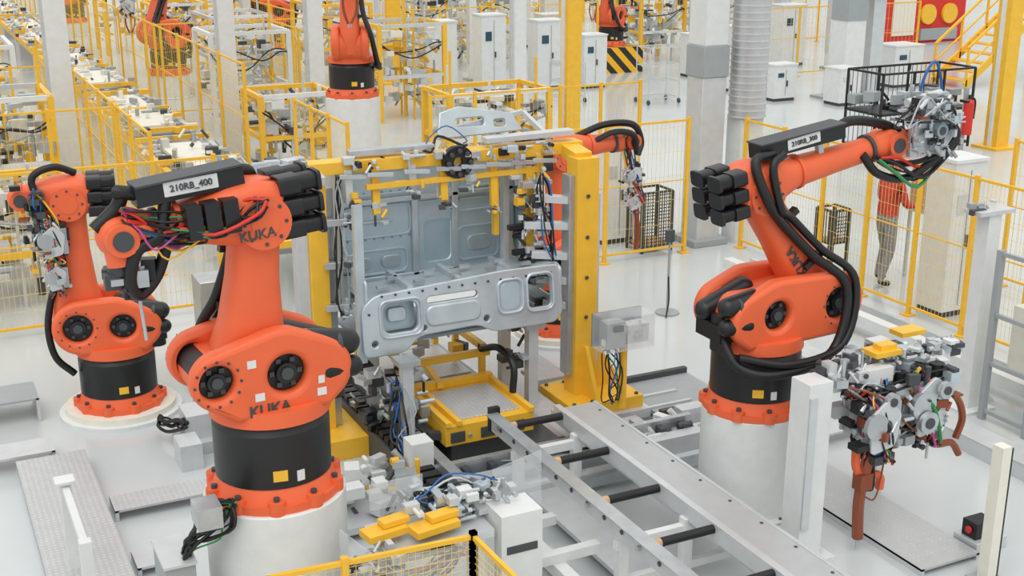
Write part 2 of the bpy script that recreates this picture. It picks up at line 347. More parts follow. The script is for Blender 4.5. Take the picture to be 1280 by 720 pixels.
# ------------------------------------------------------------ shell
mb=MB();mb.bb(-25,75,-4,95,-.1,0,'floorpaint');mb.done('floor')
mb=MB();mb.bb(-25,75,95,95.3,0,12,'wallpaint')
for i in range(25): mb.bb(-24+i*4,-23.85+i*4,94.85,95,0,12,'grey')
mb.done('wall_back')
mb=MB();mb.bb(75,75.3,-4,95,0,12,'wallpaint');mb.done('wall_right')

# ------------------------------------------------------------ robots
R='industrial_welding_robot'
robot(R,(2.03,7.84,1.07),184,1.07,L=.93,beta=.10,gamma=-.08,FA=.76,cs=1,label='210RB_400',tool=tool1,pack=(-.0,.64,.24),hs=-1,cshift=.06,stick=True,ax=.38,axA=.12,fr=.19,hx=-.03)
robot(R,(1.67,12.36,.10),172,1.0,L=1.22,beta=.0,gamma=.0,FA=.42,cs=1,tool=tool2,pack=None)
robot(R,(6.17,7.89,.9),0,1.0,L=1.20,beta=.63,gamma=.16,FA=1.38,cs=-1,label='210RB_300',tool=tool3,pack=(.02,.86,.27),ax=.58,hx=-.02)
robot(R,(6.75,12.4,.1),4,1.0,L=1.2,beta=.08,gamma=.02,FA=.98,cs=-1,tool=tool5,pack=None,ax=.05,fr=.25)
robot(R,(6.8,19.7,1.85),250,1.0,L=1.2,beta=.1,gamma=.1,FA=1.0,cs=1,tool=toolbg)
for i,(x,y,z,yw,sc) in enumerate([(6.5,33.2,.6,200,1.2),(6.4,50,.5,150,1.2),(7.6,58,.5,20,1.2),(19.4,32.6,.75,210,1.0),(24.5,40,1.0,190,1.2),(27,46,1.0,-20,1.2),(10.2,36,.8,160,1.2),(2.0,44,.6,20,1.2)]):
    robot(R,(x,y,z),yw,sc,L=1.1,beta=.3-.1*i%.4,gamma=-.3,FA=.9,cs=1,tool=toolbg,detail=False)
for (x,y,r,h) in[(2.03,7.84,.49,1.07),(6.17,7.89,.43,.9),(6.8,19.7,.45,1.85),(6.5,33.2,.5,.6),(6.4,50,.5,.5),(7.6,58,.5,.5),(24.5,40,.5,1.0),(27,46,.5,1.0),(10.2,36,.5,.8),(2.0,44,.5,.6)]:
    mb=MB();ped(mb,x,y,r,h);mb.done('robot_pedestal',bevel=.01)
for x,y in((1.67,12.36),(6.75,12.4)):
    mb=MB();mb.cyl((x,y,0),(x,y,.10),.54,'cream',n=48);mb.cyl((x,y,0),(x,y,.04),.6,'white',n=48);mb.done('robot_pedestal')
mb=MB();mb.bb(18.7,20.1,31.9,33.3,0,.75,'hazard');mb.done('striped_robot_base')

# ------------------------------------------------------------ clamping frame
mb=MB()
mb.bb(3.17,3.34,10.5,10.66,.2,2.6,'yellow'); mb.bb(3.34,3.42,10.55,10.7,.2,2.5,'steel'); mb.bb(3.06,3.17,10.55,10.7,.9,2.5,'alu')
mb.bb(5.63,5.86,10.0,10.22,.3,2.66,'yellow'); mb.bb(5.57,5.63,10.05,10.2,.5,2.5,'steel'); mb.bb(5.86,5.91,10.05,10.2,.6,2.3,'alu')
for z in(.7,1.1,1.5,1.9,2.3):
    mb.cyl((5.74,9.995,z),(5.74,9.985,z),.02,'dark',n=10)
mb.beam((3.20,10.62,2.68),(5.88,10.45,2.70),.2,.11,'yellow'); mb.beam((3.6,10.62,2.79),(4.4,10.55,2.80),.12,.05,'steel')
mb.beam((4.9,10.5,2.82),(5.8,10.45,2.84),.14,.05,'alu')
mb.beam((5.74,10.1,2.64),(5.74,10.55,2.70),.18,.12,'yellow'); mb.beam((3.24,10.4,2.6),(3.24,10.7,2.66),.14,.08,'alu')
for i,x in enumerate((3.55,3.8,4.15,4.45,4.7,4.95,5.2,5.42)):
    y=10.58-.06*(x-3.2); l=(.30,.42,.2,.35,.22,.45,.28,.25)[i]
    mb.beam((x,y-.05,2.66),(x,y-.08,2.66-l),.05,.07,'yellow' if i%2==1 else 'alu')
    greeble(mb,(x,y-.12,2.66-l),(.12,.14,.16),7,50+i,('steel','dark','alu','yellow','galv'),smin=.03,smax=.09)
    greeble(mb,(x,y-.1,2.72),(.2,.14,.1),6,70+i,('steel','black','alu','galv'),smin=.03,smax=.1)
    mb.beam((x-.1,y-.13,2.62),(x+.15,y-.13,2.60),.03,.04,'galv' if i%3 else 'steel')
mb.beam((3.7,10.45,2.5),(5.4,10.38,2.52),.06,.05,'yellow')
mb.plate(rr(0,0,.30,.30,.14),[circ(0,0,.05)],.06,'black',(4.58,10.4,2.66),(1,0,0),(0,0,1))
for a in range(8):
    t=a*PI/4;mb.cyl((4.58+.11*math.cos(t),10.36,2.66+.11*math.sin(t)),(4.58+.11*math.cos(t),10.33,2.66+.11*math.sin(t)),.022,'dark',n=8)
for z,l in((2.25,.35),(2.0,.46),(1.7,.38),(1.45,.3),(1.2,.25)):
    mb.beam((5.65,10.1,z),(5.65-l,10.25,z+.03),.09,.07,'alu'); greeble(mb,(5.65-l,10.25,z),(.14,.16,.16),8,int(z*10),('steel','black','alu','dark'),smin=.03,smax=.11)
for z,l in((2.2,.2),(1.8,.22),(1.4,.2),(1.1,.22)):
    mb.beam((3.3,10.5,z),(3.3+l,10.4,z+.02),.08,.06,'steel'); greeble(mb,(3.3+l,10.4,z),(.12,.14,.14),8,int(z*10)+3,('steel','galv','alu','dark'),smin=.03,smax=.1)
mb.bb(5.10,5.16,10.5,10.58,1.2,2.6,'alu'); mb.bb(5.27,5.35,10.35,10.43,1.6,2.55,'yellow'); mb.bb(4.98,5.03,10.45,10.52,1.9,2.6,'yellow')
mb.beam((5.05,10.3,2.0),(5.45,10.3,2.0),.06,.05,'black'); mb.beam((5.1,10.3,1.75),(5.45,10.3,1.75),.06,.05,'black'); greeble(mb,(5.3,10.3,2.0),(.35,.2,1.1),60,91,('steel','dark','alu','yellow','galv','galv','alu'),smin=.03,smax=.12)
hoses(mb,(5.35,10.2,2.5),(5.5,10.15,1.4),7,93,cols=('rubber','rubber','blue','rubber'),r=.008,sag=0,spread=.12)
hoses(mb,(3.45,10.45,2.6),(3.42,10.4,1.3),5,94,cols=('rubber','grey'),r=.008,sag=0,spread=.1)
mb.plate([(0,0),(.9,.02),(.8,.2),(.25,.3),(.05,.25)],[rr(.35,.14,.3,.08,.03),rr(.66,.11,.12,.07,.02)],.05,'galv',(4.55,10.8,2.80),(1,0,0),(0,.3,.95),bevel=.01)
mb.beam((4.6,10.9,2.85),(5.5,10.9,2.98),.05,.05,'alu'); mb.beam((5.5,10.9,2.98),(5.65,10.6,2.75),.05,.05,'alu')
mb.beam((3.1,10.6,2.6),(2.6,10.6,2.7),.08,.08,'steel'); greeble(mb,(2.9,10.6,2.68),(.55,.3,.2),40,17,('steel','alu','dark','galv'),smin=.03,smax=.13)
hoses(mb,(4.3,10.5,2.8),(4.7,10.5,2.8),2,5,cols=('blue','rubber'),sag=-.15,r=.010)
mb.bb(5.40,6.30,9.65,10.5,.0,.18,'alu'); mb.bb(5.45,6.25,9.72,10.4,.18,.30,'yellow')
mb.plate([(0,0),(.38,0),(.04,.55),(0,.55)],[],.04,'yellow',(5.86,10.13,.3),(1,0,0),(0,0,1)); mb.plate([(0,0),(.28,0),(.04,.5),(0,.5)],[],.04,'yellow',(5.74,10.0,.3),(0,-1,0),(0,0,1))
for x in(5.5,5.7,6.0,6.2):
    for y in(9.77,10.35): mb.cyl((x,y,.3),(x,y,.32),.02,'dark',n=8)
mb.bb(2.95,3.6,10.2,11.0,0,.2,'yellow')
mb.done('body_clamping_frame',bevel=.005)

# ------------------------------------------------------------ sheet-metal body
mb=MB();X=V((1,0,0));Z=V((0,0,1))
O=V((3.55,10.95,1.42))
mb.plate(roundpoly([(0,.0),(1.85,.0),(1.9,.5),(1.85,1.25),(.05,1.22),(0,.7)],.08),[rr(1.05,.36,.30,.42,.06)],.02,'panelblue',O,X,Z,bevel=.004)
mb.plate(rr(1.05,.36,.34,.46,.07),[],.01,'panelblue',O+V((0,.08,0)),X,Z)
for (x,z,w,h) in((.42,.22,.62,.26),(.42,.62,.7,.32),(.42,1.0,.7,.26),(1.48,.30,.46,.36),(1.42,.75,.55,.26),(1.42,1.05,.5,.2),(.95,.95,.3,.4)):
    mb.plate(rr(x,z,w,h,.07),[rr(x,z,w-.05,h-.05,.05)],.035,'panelblue',O+V((0,-.01,0)),X,Z,bevel=.008)
for (x,z,w,h) in((.25,.22,.2,.12),(.55,.22,.2,.12),(.42,.62,.3,.03),(1.42,.75,.3,.03),(1.48,.30,.26,.16)):
    mb.plate(rr(x,z,w,h,min(w,h)*.45),[],.03,'galv',O+V((0,-.02,0)),X,Z,bevel=.01)
for x in(.02,.8,1.22,1.82): mb.plate(rr(0,0,.07,1.2,.02),[],.05,'galv',O+V((x,-.03,.62)),X,Z,bevel=.01)
for z in(.06,.82,1.2): mb.plate(rr(0,0,1.85,.05,.02),[],.05,'galv',O+V((.93,-.03,z)),X,Z,bevel=.01)
for i in range(9):
    for z in(.45,.9): mb.cyl(O+V((.12+i*.09,-.012,z)),O+V((.12+i*.09,-.02,z)),.012,'galvdark',n=8)
Yv=V((0,1,0))
mb.plate(roundpoly([(0,0),(1.0,0),(1.0,1.25),(.70,1.25),(.62,.65),(.40,.45),(0,.42)],.06),[circ(.85,.9,.05),rr(.3,.18,.3,.16,.05),rr(.83,.4,.14,.3,.05)],.025,'galv',(3.50,9.97,1.35),Yv,Z,bevel=.005)
mb.plate(roundpoly([(0,0),(1.0,0),(1.0,1.25),(.62,1.25),(.56,.65),(.35,.50),(0,.46)],.06),[circ(.83,.9,.05),rr(.3,.20,.3,.16,.05),rr(.80,.4,.14,.3,.05)],.025,'galv',(5.44,9.97,1.2),Yv,Z,bevel=.005)
for xx in(3.53,5.40): mb.beam((xx,10.65,1.5),(xx,10.70,2.6),.05,.05,'galv')
mb.bb(3.42,3.5,10.0,10.06,1.0,2.45,'galv')
O=V((3.45,9.93,1.07)); W=V((0,.12,.99))
out=[(0,.0),(.38,0),(.52,.13),(1.12,.15),(1.26,.06),(1.92,.06),(2.0,.16),(1.98,.62),(1.4,.63),(.12,.56),(0,.46)]
mb.plate(roundpoly(out,.07),[rr(.36,.33,.33,.27,.07),rr(.87,.45,.5,.06,.03),rr(1.76,.38,.24,.30,.05),circ(1.2,.2,.03),circ(.1,.12,.03),circ(.58,.2,.025)],.05,'galv',O,X,W,bevel=.012)
for (x,z,w,h) in((.36,.33,.42,.36),(1.45,.38,.28,.34),(1.76,.38,.30,.38)):
    mb.plate(rr(x,z,w,h,.08),[rr(x,z,w-.05,h-.05,.06)],.07,'galv',O-V((0,.012,0)),X,W,bevel=.012)
mb.plate(rr(.87,.3,.55,.2,.08),[],.08,'galv',O,X,W,bevel=.02)
mb.plate(rr(.36,.33,.36,.3,.06),[],.01,'panelblue',O+V((0,.12,0)),X,W); mb.plate(rr(.36,.33,.18,.13,.04),[],.05,'galv',O+V((0,.1,0)),X,W,bevel=.01); mb.plate(rr(1.45,.38,.2,.26,.06),[],.06,'panelblue',O,X,W,bevel=.01)
for x in[.06+.13*i for i in range(15)]:
    mb.cyl(O+X*x+W*(.55 if x>.1 else .4)-V((0,.03,0)),O+X*x+W*(.55 if x>.1 else .4)-V((0,.035,0)),.012,'dark',n=8)
mb.add([(3.5,10.0,1.60),(5.42,10.0,1.68),(5.42,10.5,1.64),(3.5,10.5,1.58),(3.5,10.0,1.57),(5.42,10.0,1.65),(5.42,10.5,1.61),(3.5,10.5,1.55)],[(0,1,2,3),(7,6,5,4),(0,4,5,1),(1,5,6,2),(2,6,7,3),(3,7,4,0)],'galv')
mb.add([(3.5,10.5,1.58),(5.42,10.5,1.64),(5.42,10.62,1.42),(3.5,10.62,1.40)],[(0,1,2,3)],'panelblue')
mb.bb(3.5,5.42,10.6,10.95,1.38,1.42,'galv')
mb.bb(3.5,5.42,10.05,10.9,1.12,1.15,'galvdark')
for x in(3.9,4.4,4.95): mb.bb(x,x+.05,10.0,10.55,1.59,1.67,'galv')
for i in range(10): mb.box((3.7+i*.18,10.12+.22*(i%2),1.65+i*.005),(.1,.05,.03),'steel')
mb.done('truck_cab_body_panel')

# ------------------------------------------------------------ lift table
mb=MB();dy=.42;dx=-.09
def lb(x0,x1,y0,y1,z0,z1,m): mb.bb(x0+dx,x1+dx,y0+dy,y1+dy,z0,z1,m)
lb(4.13,5.02,9.10,10.05,.26,.45,'yellow'); lb(4.30,4.92,9.20,9.90,.45,.465,'checker')
for x in(4.13,4.24,4.97): lb(x,x+.05,9.08,10.1,.45,.50,'yellow')
lb(4.13,5.02,9.98,10.06,.45,.52,'yellow')
for x in(4.25,4.55,4.85): mb.box((x+dx,9.095+dy,.34),(.14,.02,.1),'dark'); mb.cyl((x+dx+.12,9.1+dy,.34),(x+dx+.12,9.08+dy,.34),.02,'steel',n=8)
lb(4.0,4.10,9.3,10.4,.1,.35,'dark'); lb(4.25,4.9,9.25,9.95,0,.26,'dark')
lb(4.1,5.0,10.3,11.3,.1,.40,'grey'); lb(4.15,4.95,10.35,11.2,.40,.42,'checker')
for x in(4.1,4.98): 
    lb(x-.03,x+.03,10.1,11.4,.72,.79,'yellow')
    for y in(10.15,10.8,11.35): lb(x-.03,x+.03,y-.03,y+.03,.1,.78,'yellow')
lb(4.05,5.05,10.1,10.16,.66,.73,'yellow'); greeble(mb,(4.5,11.3,.75),(.9,.6,.3),36,61,('yellow','steel','dark','alu'),smin=.05,smax=.16)
mb.beam((4.35,10.35,.5),(4.45,11.0,.5),.06,.06,'yellow')
mb.tube([(4.85,10.5,.75),(4.9,10.2,.85),(4.93,9.95,.75),(4.9,9.9,.5)],.035,'rubber')
mb.done('yellow_lift_table',bevel=.004)

mb=MB() # machine bed
mb.bb(3.55,3.75,8.6,12.5,.0,.28,'dark'); mb.bb(3.8,3.9,8.6,12.5,0,.34,'steel'); 
for i in range(26): mb.box((3.65,8.8+i*.14,.31),(.16,.10,.06),'rubber')
mb.bb(5.02,5.08,9.2,12.5,.0,.30,'steel'); mb.bb(5.12,5.40,9.15,13.4,.22,.26,'checker'); mb.bb(5.40,5.9,10.6,13.4,.22,.26,'checker')
for y in(9.3,10.4,11.5,12.6): mb.bb(5.15,5.38,y,y+.08,0,.22,'grey')
for x in(3.6,3.95): greeble(mb,(x,10.1,.6),(.2,.9,.6),30,int(x*7),('steel','dark','alu','black','galv'),smin=.04,smax=.15)
greeble(mb,(5.12,10.3,.75),(.2,.4,.5),20,36,('steel','dark','alu','galv'),smin=.04,smax=.13)
hoses(mb,(3.7,9.8,.9),(3.6,9.4,.35),8,37,cols=('rubber','grey','rubber','blue'),r=.01,spread=.15)
for x,y in((3.75,9.7),(3.75,10.6),(5.2,10.1),(5.2,10.7)):
    mb.bb(x-.05,x+.05,y-.05,y+.05,.2,1.08,'alu'); mb.box((x,y,1.08),(.2,.2,.05),'steel')
mb.bb(3.3,6.4,8.86,9.0,.05,.22,'alu'); mb.bb(3.3,6.6,8.6,8.68,.05,.15,'steel'); mb.bb(3.3,6.4,9.1,9.16,.05,.3,'steel')
for i in range(12): mb.bb(3.5+i*.25,3.56+i*.25,9.0,9.1,.1,.26,'dark')
mb.bb(2.6,3.5,8.7,9.5,.06,.12,'alu'); greeble(mb,(3.2,9.1,.25),(.7,.7,.3),40,77,('white','alu','dark','steel','yellow'),smin=.04,smax=.2)
mb.bb(3.55,3.75,9.1,9.3,.1,.55,'white')
mb.bb(6.4,7.3,9.6,9.66,.0,.14,'dark'); mb.bb(6.4,7.3,10.5,10.56,.0,.14,'dark'); mb.bb(6.4,7.3,9.66,10.5,.04,.08,'grey'); mb.bb(6.5,7.2,9.4,9.55,0,.2,'alu'); greeble(mb,(6.0,9.2,.15),(.9,.4,.2),44,78,('white','alu','dark','steel'),smin=.04,smax=.17)
for i in range(4): mb.bb(5.6,6.9,9.25+i*.28,9.29+i*.28,.02,.1,'alu')
hoses(mb,(3.4,9.2,.1),(6.0,9.1,.08),5,88,sag=0,spread=.2,cols=('rubber','steel'))
mb.done('welding_station_bed',bevel=.004)

mb=MB();mb.cyl((5.90,9.55,.3),(5.90,9.55,.95),.04,'yellow');mb.bb(5.62,6.16,9.42,9.68,.92,1.25,'plastic');mb.bb(5.66,5.86,9.45,9.6,.95,1.2,'steel');mb.bb(5.89,6.12,9.46,9.6,.97,1.15,'white')
mb.bb(5.62,6.16,9.66,9.68,.92,1.25,'steel')
greeble(mb,(5.89,9.5,1.05),(.4,.15,.2),20,5,('alu','black','white','steel'),smin=.03,smax=.1)
hoses(mb,(5.74,9.5,.95),(5.84,9.6,.35),8,6,cols=('rubber','rubber','blue','rubber','green'),r=.007,sag=.0,spread=.15)
mb.done('valve_terminal_box')

# ------------------------------------------------------------ roller conveyor in front
mb=MB()
mb.beam((4.33,9.1,.62),(4.33,4.4,.62),.07,.16,'alu'); mb.beam((4.30,9.1,.70),(4.30,4.4,.70),.12,.012,'steel')
mb.beam((4.94,9.1,.60),(4.94,4.4,.60),.06,.14,'alu')
mb.box((4.33,9.12,.64),(.1,.05,.22),'black')
for y in(8.95,8.15,7.38,6.65,5.95):
    mb.cyl((4.36,y,.62),(4.92,y,.62),.034,'rubber',n=20); mb.cyl((4.26,y,.62),(4.36,y,.62),.02,'steel',n=10); mb.cyl((4.40,y,.62),(4.46,y,.62),.036,'carton',n=16)
for i in range(18): mb.cyl((4.293,8.9-.25*i,.62),(4.285,8.9-.25*i,.62),.02,'dark',n=8)
for y in(8.7,7.0,5.4):
    for x in(4.36,4.92): mb.bb(x-.04,x+.04,y-.04,y+.04,0,.55,'white')
    mb.bb(4.3,5.5,y-.03,y+.03,.42,.5,'white'); mb.bb(4.3,5.5,y-.03,y+.03,.12,.18,'white')
mb.bb(5.0,5.44,4.5,9.3,.50,.53,'checker'); mb.bb(4.99,5.02,4.5,9.3,.44,.54,'alu'); mb.bb(5.43,5.46,4.5,9.3,.44,.54,'alu')
for i in range(12):
    for x in(5.06,5.39): mb.cyl((x,9.1-.4*i,.53),(x,9.1-.4*i,.535),.015,'dark',n=8)
for y in(9.1,7.6,6.1): mb.bb(5.38,5.44,y-.03,y+.03,0,.5,'white')
mb.bb(4.4,4.9,6.9,8.9,.1,.14,'alu'); mb.bb(3.75,4.3,7.2,7.28,.3,.38,'white'); mb.bb(3.9,4.3,7.9,7.98,.2,.28,'white')
mb.bb(3.9,4.0,6.6,8.5,.2,.3,'white'); mb.bb(4.05,4.2,7.0,8.7,.05,.1,'alu')
mb.done('roller_conveyor',bevel=.003)

# ------------------------------------------------------------ front fixtures
mb=MB()
mb.bb(2.55,3.35,7.05,7.5,.74,.8,'alu'); mb.bb(3.38,3.70,7.0,7.28,.0,.90,'white'); mb.bb(3.42,3.66,6.995,7.0,.60,.66,'dark'); mb.bb(2.6,2.7,7.1,7.2,0,.74,'white'); mb.bb(3.2,3.3,7.1,7.2,0,.74,'white')
mb.box((2.60,7.22,.88),(.3,.16,.05),'yellow',(0,0,.15)); mb.box((2.93,7.14,.88),(.34,.16,.05),'yellow',(0,0,.15))
mb.box((2.68,7.25,.93),(.2,.1,.04),'yellow',(0,0,.15)); mb.box((3.01,7.18,.93),(.22,.1,.04),'yellow',(0,0,.15))
greeble(mb,(3.2,7.35,.92),(.8,.35,.16),80,15,('alu','steel','galv','dark','white','galv'),smin=.02,smax=.11)
greeble(mb,(2.45,7.0,.75),(.3,.3,.2),24,16,('alu','steel','dark','galv'),smin=.03,smax=.10)
hoses(mb,(2.3,7.1,.75),(3.1,7.05,.72),18,18,sag=.2,spread=.2,cols=('rubber','alu','steel','rubber','red'))
hoses(mb,(2.9,7.4,.98),(3.5,7.4,.98),8,19,sag=-.06,spread=.12,cols=('rubber','rubber','alu','blue'),r=.007)
mb.bb(2.45,3.3,6.95,6.96,.5,.85,'plastic'); mb.box((2.35,7.1,.75),(.01,.4,.35),'plastic',(0,0,.2)); mb.box((3.8,7.6,.75),(.5,.01,.5),'plastic',(0,0,.3)); mb.box((2.8,7.5,1.0),(.4,.01,.2),'plastic')
mb.done('tool_docking_station',bevel=.004)

mb=MB() # right tool stand with two weld guns
mb.bb(5.86,6.08,6.82,7.04,0,1.50,'white'); mb.bb(5.78,6.18,6.75,7.1,0,.03,'white'); mb.bb(6.08,6.75,6.9,7.02,1.36,1.48,'white'); mb.bb(5.86,5.93,6.80,6.82,.3,1.4,'alu')
mb.bb(7.15,7.33,7.5,7.68,0,1.4,'white'); mb.bb(6.4,7.5,7.2,7.3,1.32,1.41,'alu')
mb.box((6.75,7.05,1.56),(.26,.18,.04),'yellow'); mb.box((7.4,7.45,1.50),(.26,.16,.04),'yellow'); mb.box((6.78,7.05,1.60),(.16,.1,.04),'yellow')
greeble(mb,(6.9,7.1,1.48),(1.3,.3,.14),90,25,('alu','steel','galv','dark','white'),smin=.03,smax=.12)
greeble(mb,(6.3,6.95,1.52),(.4,.25,.12),24,26,('alu','steel','dark'),smin=.04,smax=.12)
gunC(mb,(6.5,6.85,1.15),1.05,seed=71,arms=False); gunC(mb,(7.05,6.95,1.2),1.2,seed=72,arms=False); gunC(mb,(6.75,7.0,1.2),1.0,seed=73,arms=False)
greeble(mb,(6.8,6.85,1.05),(.9,.3,.5),110,27,('grey','steel','dark','copper','galv','rubber'),smin=.02,smax=.11)
for (x,z,r_) in((6.95,1.05,.09),(7.1,1.3,.07),(6.55,1.3,.07)): mb.cyl((x,6.7,z),(x,6.66,z),r_,'steel',n=24); mb.cyl((x,6.66,z),(x,6.65,z),r_*.5,'dark',n=16)
mb.tube([(6.6,6.8,.95),(6.45,6.78,.72),(6.40,6.78,.45),(6.42,6.78,.12)],.045,'copper'); mb.tube([(6.34,6.8,.9),(6.38,6.8,.7),(6.60,6.8,.62),(6.62,6.8,.5)],.035,'orange')
mb.box((6.42,6.78,.62),(.12,.1,.14),'copper'); mb.cyl((6.42,6.78,.12),(6.42,6.78,.04),.015,'steel')
mb.tube([(7.2,6.9,1.25),(7.45,6.9,1.1),(7.55,6.9,.9),(7.5,6.9,.72)],.03,'copper'); mb.tube([(6.95,6.85,.95),(7.2,6.85,.75),(7.4,6.85,.72),(7.5,6.85,.60)],.03,'copper')
hoses(mb,(6.25,6.85,1.4),(7.4,6.95,1.3),18,28,sag=.35,spread=.25,cols=('rubber','steel','copper','rubber','galv'))
hoses(mb,(6.5,6.8,1.2),(6.5,6.8,.5),8,29,sag=.0,spread=.2,cols=('rubber','copper','rubber'))
mb.done('weld_gun_stand',bevel=.004)

mb=MB();mb.bb(9.36,9.52,8.5,8.66,0,2.05,'white');mb.box((9.44,8.58,2.07),(.46,.22,.04),'alu');mb.bb(9.24,9.64,8.4,8.8,0,.03,'white');mb.bb(9.18,9.36,8.55,8.6,2.05,2.10,'dark');greeble(mb,(9.44,8.59,2.11),(.4,.2,.05),8,3,('alu','grey'),smin=.03,smax=.08)
mb.plate([(0,0),(.3,0),(0,.3)],[],.02,'white',(9.52,8.59,.0),(1,0,0),(0,0,1));mb.done('sensor_post')
mb=MB();mb.bb(6.97,7.06,5.95,6.05,0,1.12,'cream');mb.bb(7.06,7.09,5.96,6.04,0,1.1,'black');mb.bb(6.9,7.12,5.9,6.1,0,.02,'grey');mb.done('light_curtain_post')
mb=MB();mb.bb(7.25,7.45,6.35,6.50,.10,.24,'rubber');mb.cyl((7.45,6.42,.17),(7.55,6.42,.17),.055,'steel');mb.bb(7.22,7.55,6.3,6.55,0,.10,'alu');mb.cyl((7.25,6.42,.17),(7.23,6.42,.17),.03,'red');mb.done('drive_motor',bevel=.005)
mb=MB()
for x,y in((9.35,7.75),(10.3,7.75),(9.35,8.3)): mb.bb(x-.03,x+.03,y-.03,y+.03,0,1.75,'grey')
for z in(.1,.6,1.1,1.72): mb.bb(9.35,10.3,7.73,7.77,z-.02,z+.02,'grey'); mb.bb(9.33,9.37,7.75,8.3,z-.02,z+.02,'grey')
for i in range(24): mb.bb(9.35+i*.04,9.355+i*.04,7.748,7.752,.1,1.7,'dark')
for i in range(40): mb.bb(9.35,10.3,7.748,7.752,.1+i*.04,.104+i*.04,'dark')
mb.bb(9.5,10.2,7.8,8.2,.5,1.2,'cream');mb.done('aluminium_guard_frame')
for (x0,x1,y0,y1,z,m) in((6.6,7.2,6.25,8.3,.06,'checker'),(.55,1.15,6.5,11.2,.14,'checker'),(-.6,.9,11.25,11.6,.16,'alu'),(1.2,2.5,9.9,10.2,.1,'checker'),(1.2,1.5,8.9,9.2,.08,'alu'),(2.55,2.9,10.2,12.4,.1,'checker'),(7.5,8.1,8.5,8.7,.1,'alu'),(8.6,8.9,6.5,12.0,.16,'alu'),(2.5,3.4,13.1,13.6,.3,'alu'),(-.6,.5,13.0,13.3,.2,'grey'),(.3,.9,12.4,12.9,.25,'grey')):
    mb=MB();mb.bb(x0,x1,y0,y1,z-.02,z,m)
    for p in((x0,x0+.03,y0,y1),(x1-.03,x1,y0,y1)): mb.bb(p[0],p[1],p[2],p[3],0,z-.001,'alu')
    mb.done('cable_duct_cover')
mb=MB();mb.bb(2.0,2.3,10.9,11.5,0,.12,'alu');mb.bb(2.05,2.28,11.0,11.35,.12,.36,'alu');mb.bb(1.9,2.1,10.6,10.9,.0,.25,'alu');mb.bb(2.3,2.42,10.3,11.9,.02,.2,'grey')
for i in range(12): mb.box((2.36,10.35+i*.13,.23),(.1,.09,.05),'rubber')
hoses(mb,(2.05,11.0,.3),(1.9,11.5,.2),5,7,cols=('rubber',),r=.015)
mb.done('cable_chain_housing',bevel=.005)
mb=MB();mb.bb(9.9,10.05,5,13.5,.12,.26,'white');
for y in range(5,14): mb.bb(9.92,10.02,y,y+.08,0,.12,'grey')
mb.bb(10.35,10.42,5,13.5,.1,.2,'alu');mb.done('floor_guard_rail')
mb=MB();mb.bb(1.18,1.38,7.5,7.9,0,.8,'grey');mb.bb(1.17,1.39,7.48,7.92,.8,.82,'alu');hoses(mb,(1.35,7.6,.85),(1.65,7.5,1.15),14,2,cols=('rubber','rubber','green','black','rubber'),spread=.15,sag=-.1);mb.bb(1.38,1.54,7.3,7.5,1.12,1.27,'steel');mb.done('robot_junction_box',bevel=.005)
mb=MB();mb.bb(2.6,3.05,12.6,13.0,.6,1.15,'steel');
for x in(2.65,3.0): mb.bb(x-.03,x+.03,12.62,12.68,0,.6,'dark');mb.bb(x-.03,x+.03,12.9,12.96,0,.6,'dark')
mb.done('weld_timer_cabinet',bevel=.01)
mb=MB();mb.bb(.72,.80,9.0,9.08,.14,.85,'white');mb.box((.76,9.04,.86),(.14,.14,.02),'white');mb.bb(.72,.80,8.0,8.08,.14,.85,'white');mb.beam((.76,8.04,.8),(.76,9.04,.8),.05,.05,'white');mb.done('sensor_bracket')

# ------------------------------------------------------------ fences
F='mesh_safety_fence'
fence(F,(1.3,6.85),(3.05,6.75),1.0,ps=.85,wire=.05,hw=.05,wr=.003,post=.045)
fence(F,(3.05,6.75),(3.1,4.8),1.0,ps=.95,wire=.05,hw=.05,wr=.003,post=.045)
fence(F,(11.0,7.6),(11.0,14.6),1.95,ps=.93,wire=.06,hw=.2,wr=.0035)
fence(F,(7.4,14.75),(10.1,14.75),2.0,ps=1.35,wire=.07,wr=.004)
fence(F,(-1.5,15.1),(3.4,15.1),2.0,ps=1.0,wire=.06,wr=.004,hw=.2)
fence(F,(7.6,18.3),(11.5,18.3),2.0,ps=.8,wire=.08,wr=.004)
fence(F,(5.6,16.5),(5.6,19),2.0,ps=.8,wire=.08,wr=.004)
fence(F,(5.6,22),(5.6,62),2.2,ps=1.8,wire=.15)
fence(F,(3.0,17),(3.0,30),2.0,ps=1.5,wire=.12)
fence(F,(2.6,34),(2.6,70),2.2,ps=2,wire=.2)
fence(F,(-1,19.5),(3.0,19.5),2.0,ps=1,wire=.1)
fence(F,(-1,25),(3.0,25),2.0,ps=1,wire=.1)
fence(F,(5.6,30),(12,30),2.2,ps=1.2,wire=.12)
fence(F,(9.5,30),(9.5,60),2.2,ps=2,wire=.2)
fence(F,(12,31),(18,31),2.2,ps=1.2,wire=.12)
fence(F,(12.5,40),(22,40),2.4,ps=1.5,wire=.15)
fence(F,(20,36),(30,36),2.2,ps=1.5,wire=.15)
fence(F,(20,50),(45,50),2.4,ps=2,wire=.25)
fence(F,(13,8.5),(13,11.5),2.0,ps=1.2,wire=.1,wr=.004)
fence(F,(8.3,24),(8.3,30),2.2,ps=1.2,wire=.12)
fence(F,(22,29),(28,29),2.0,ps=1.4,wire=.15)
fence(F,(15,44),(20,52),2.4,ps=1.8,wire=.2)

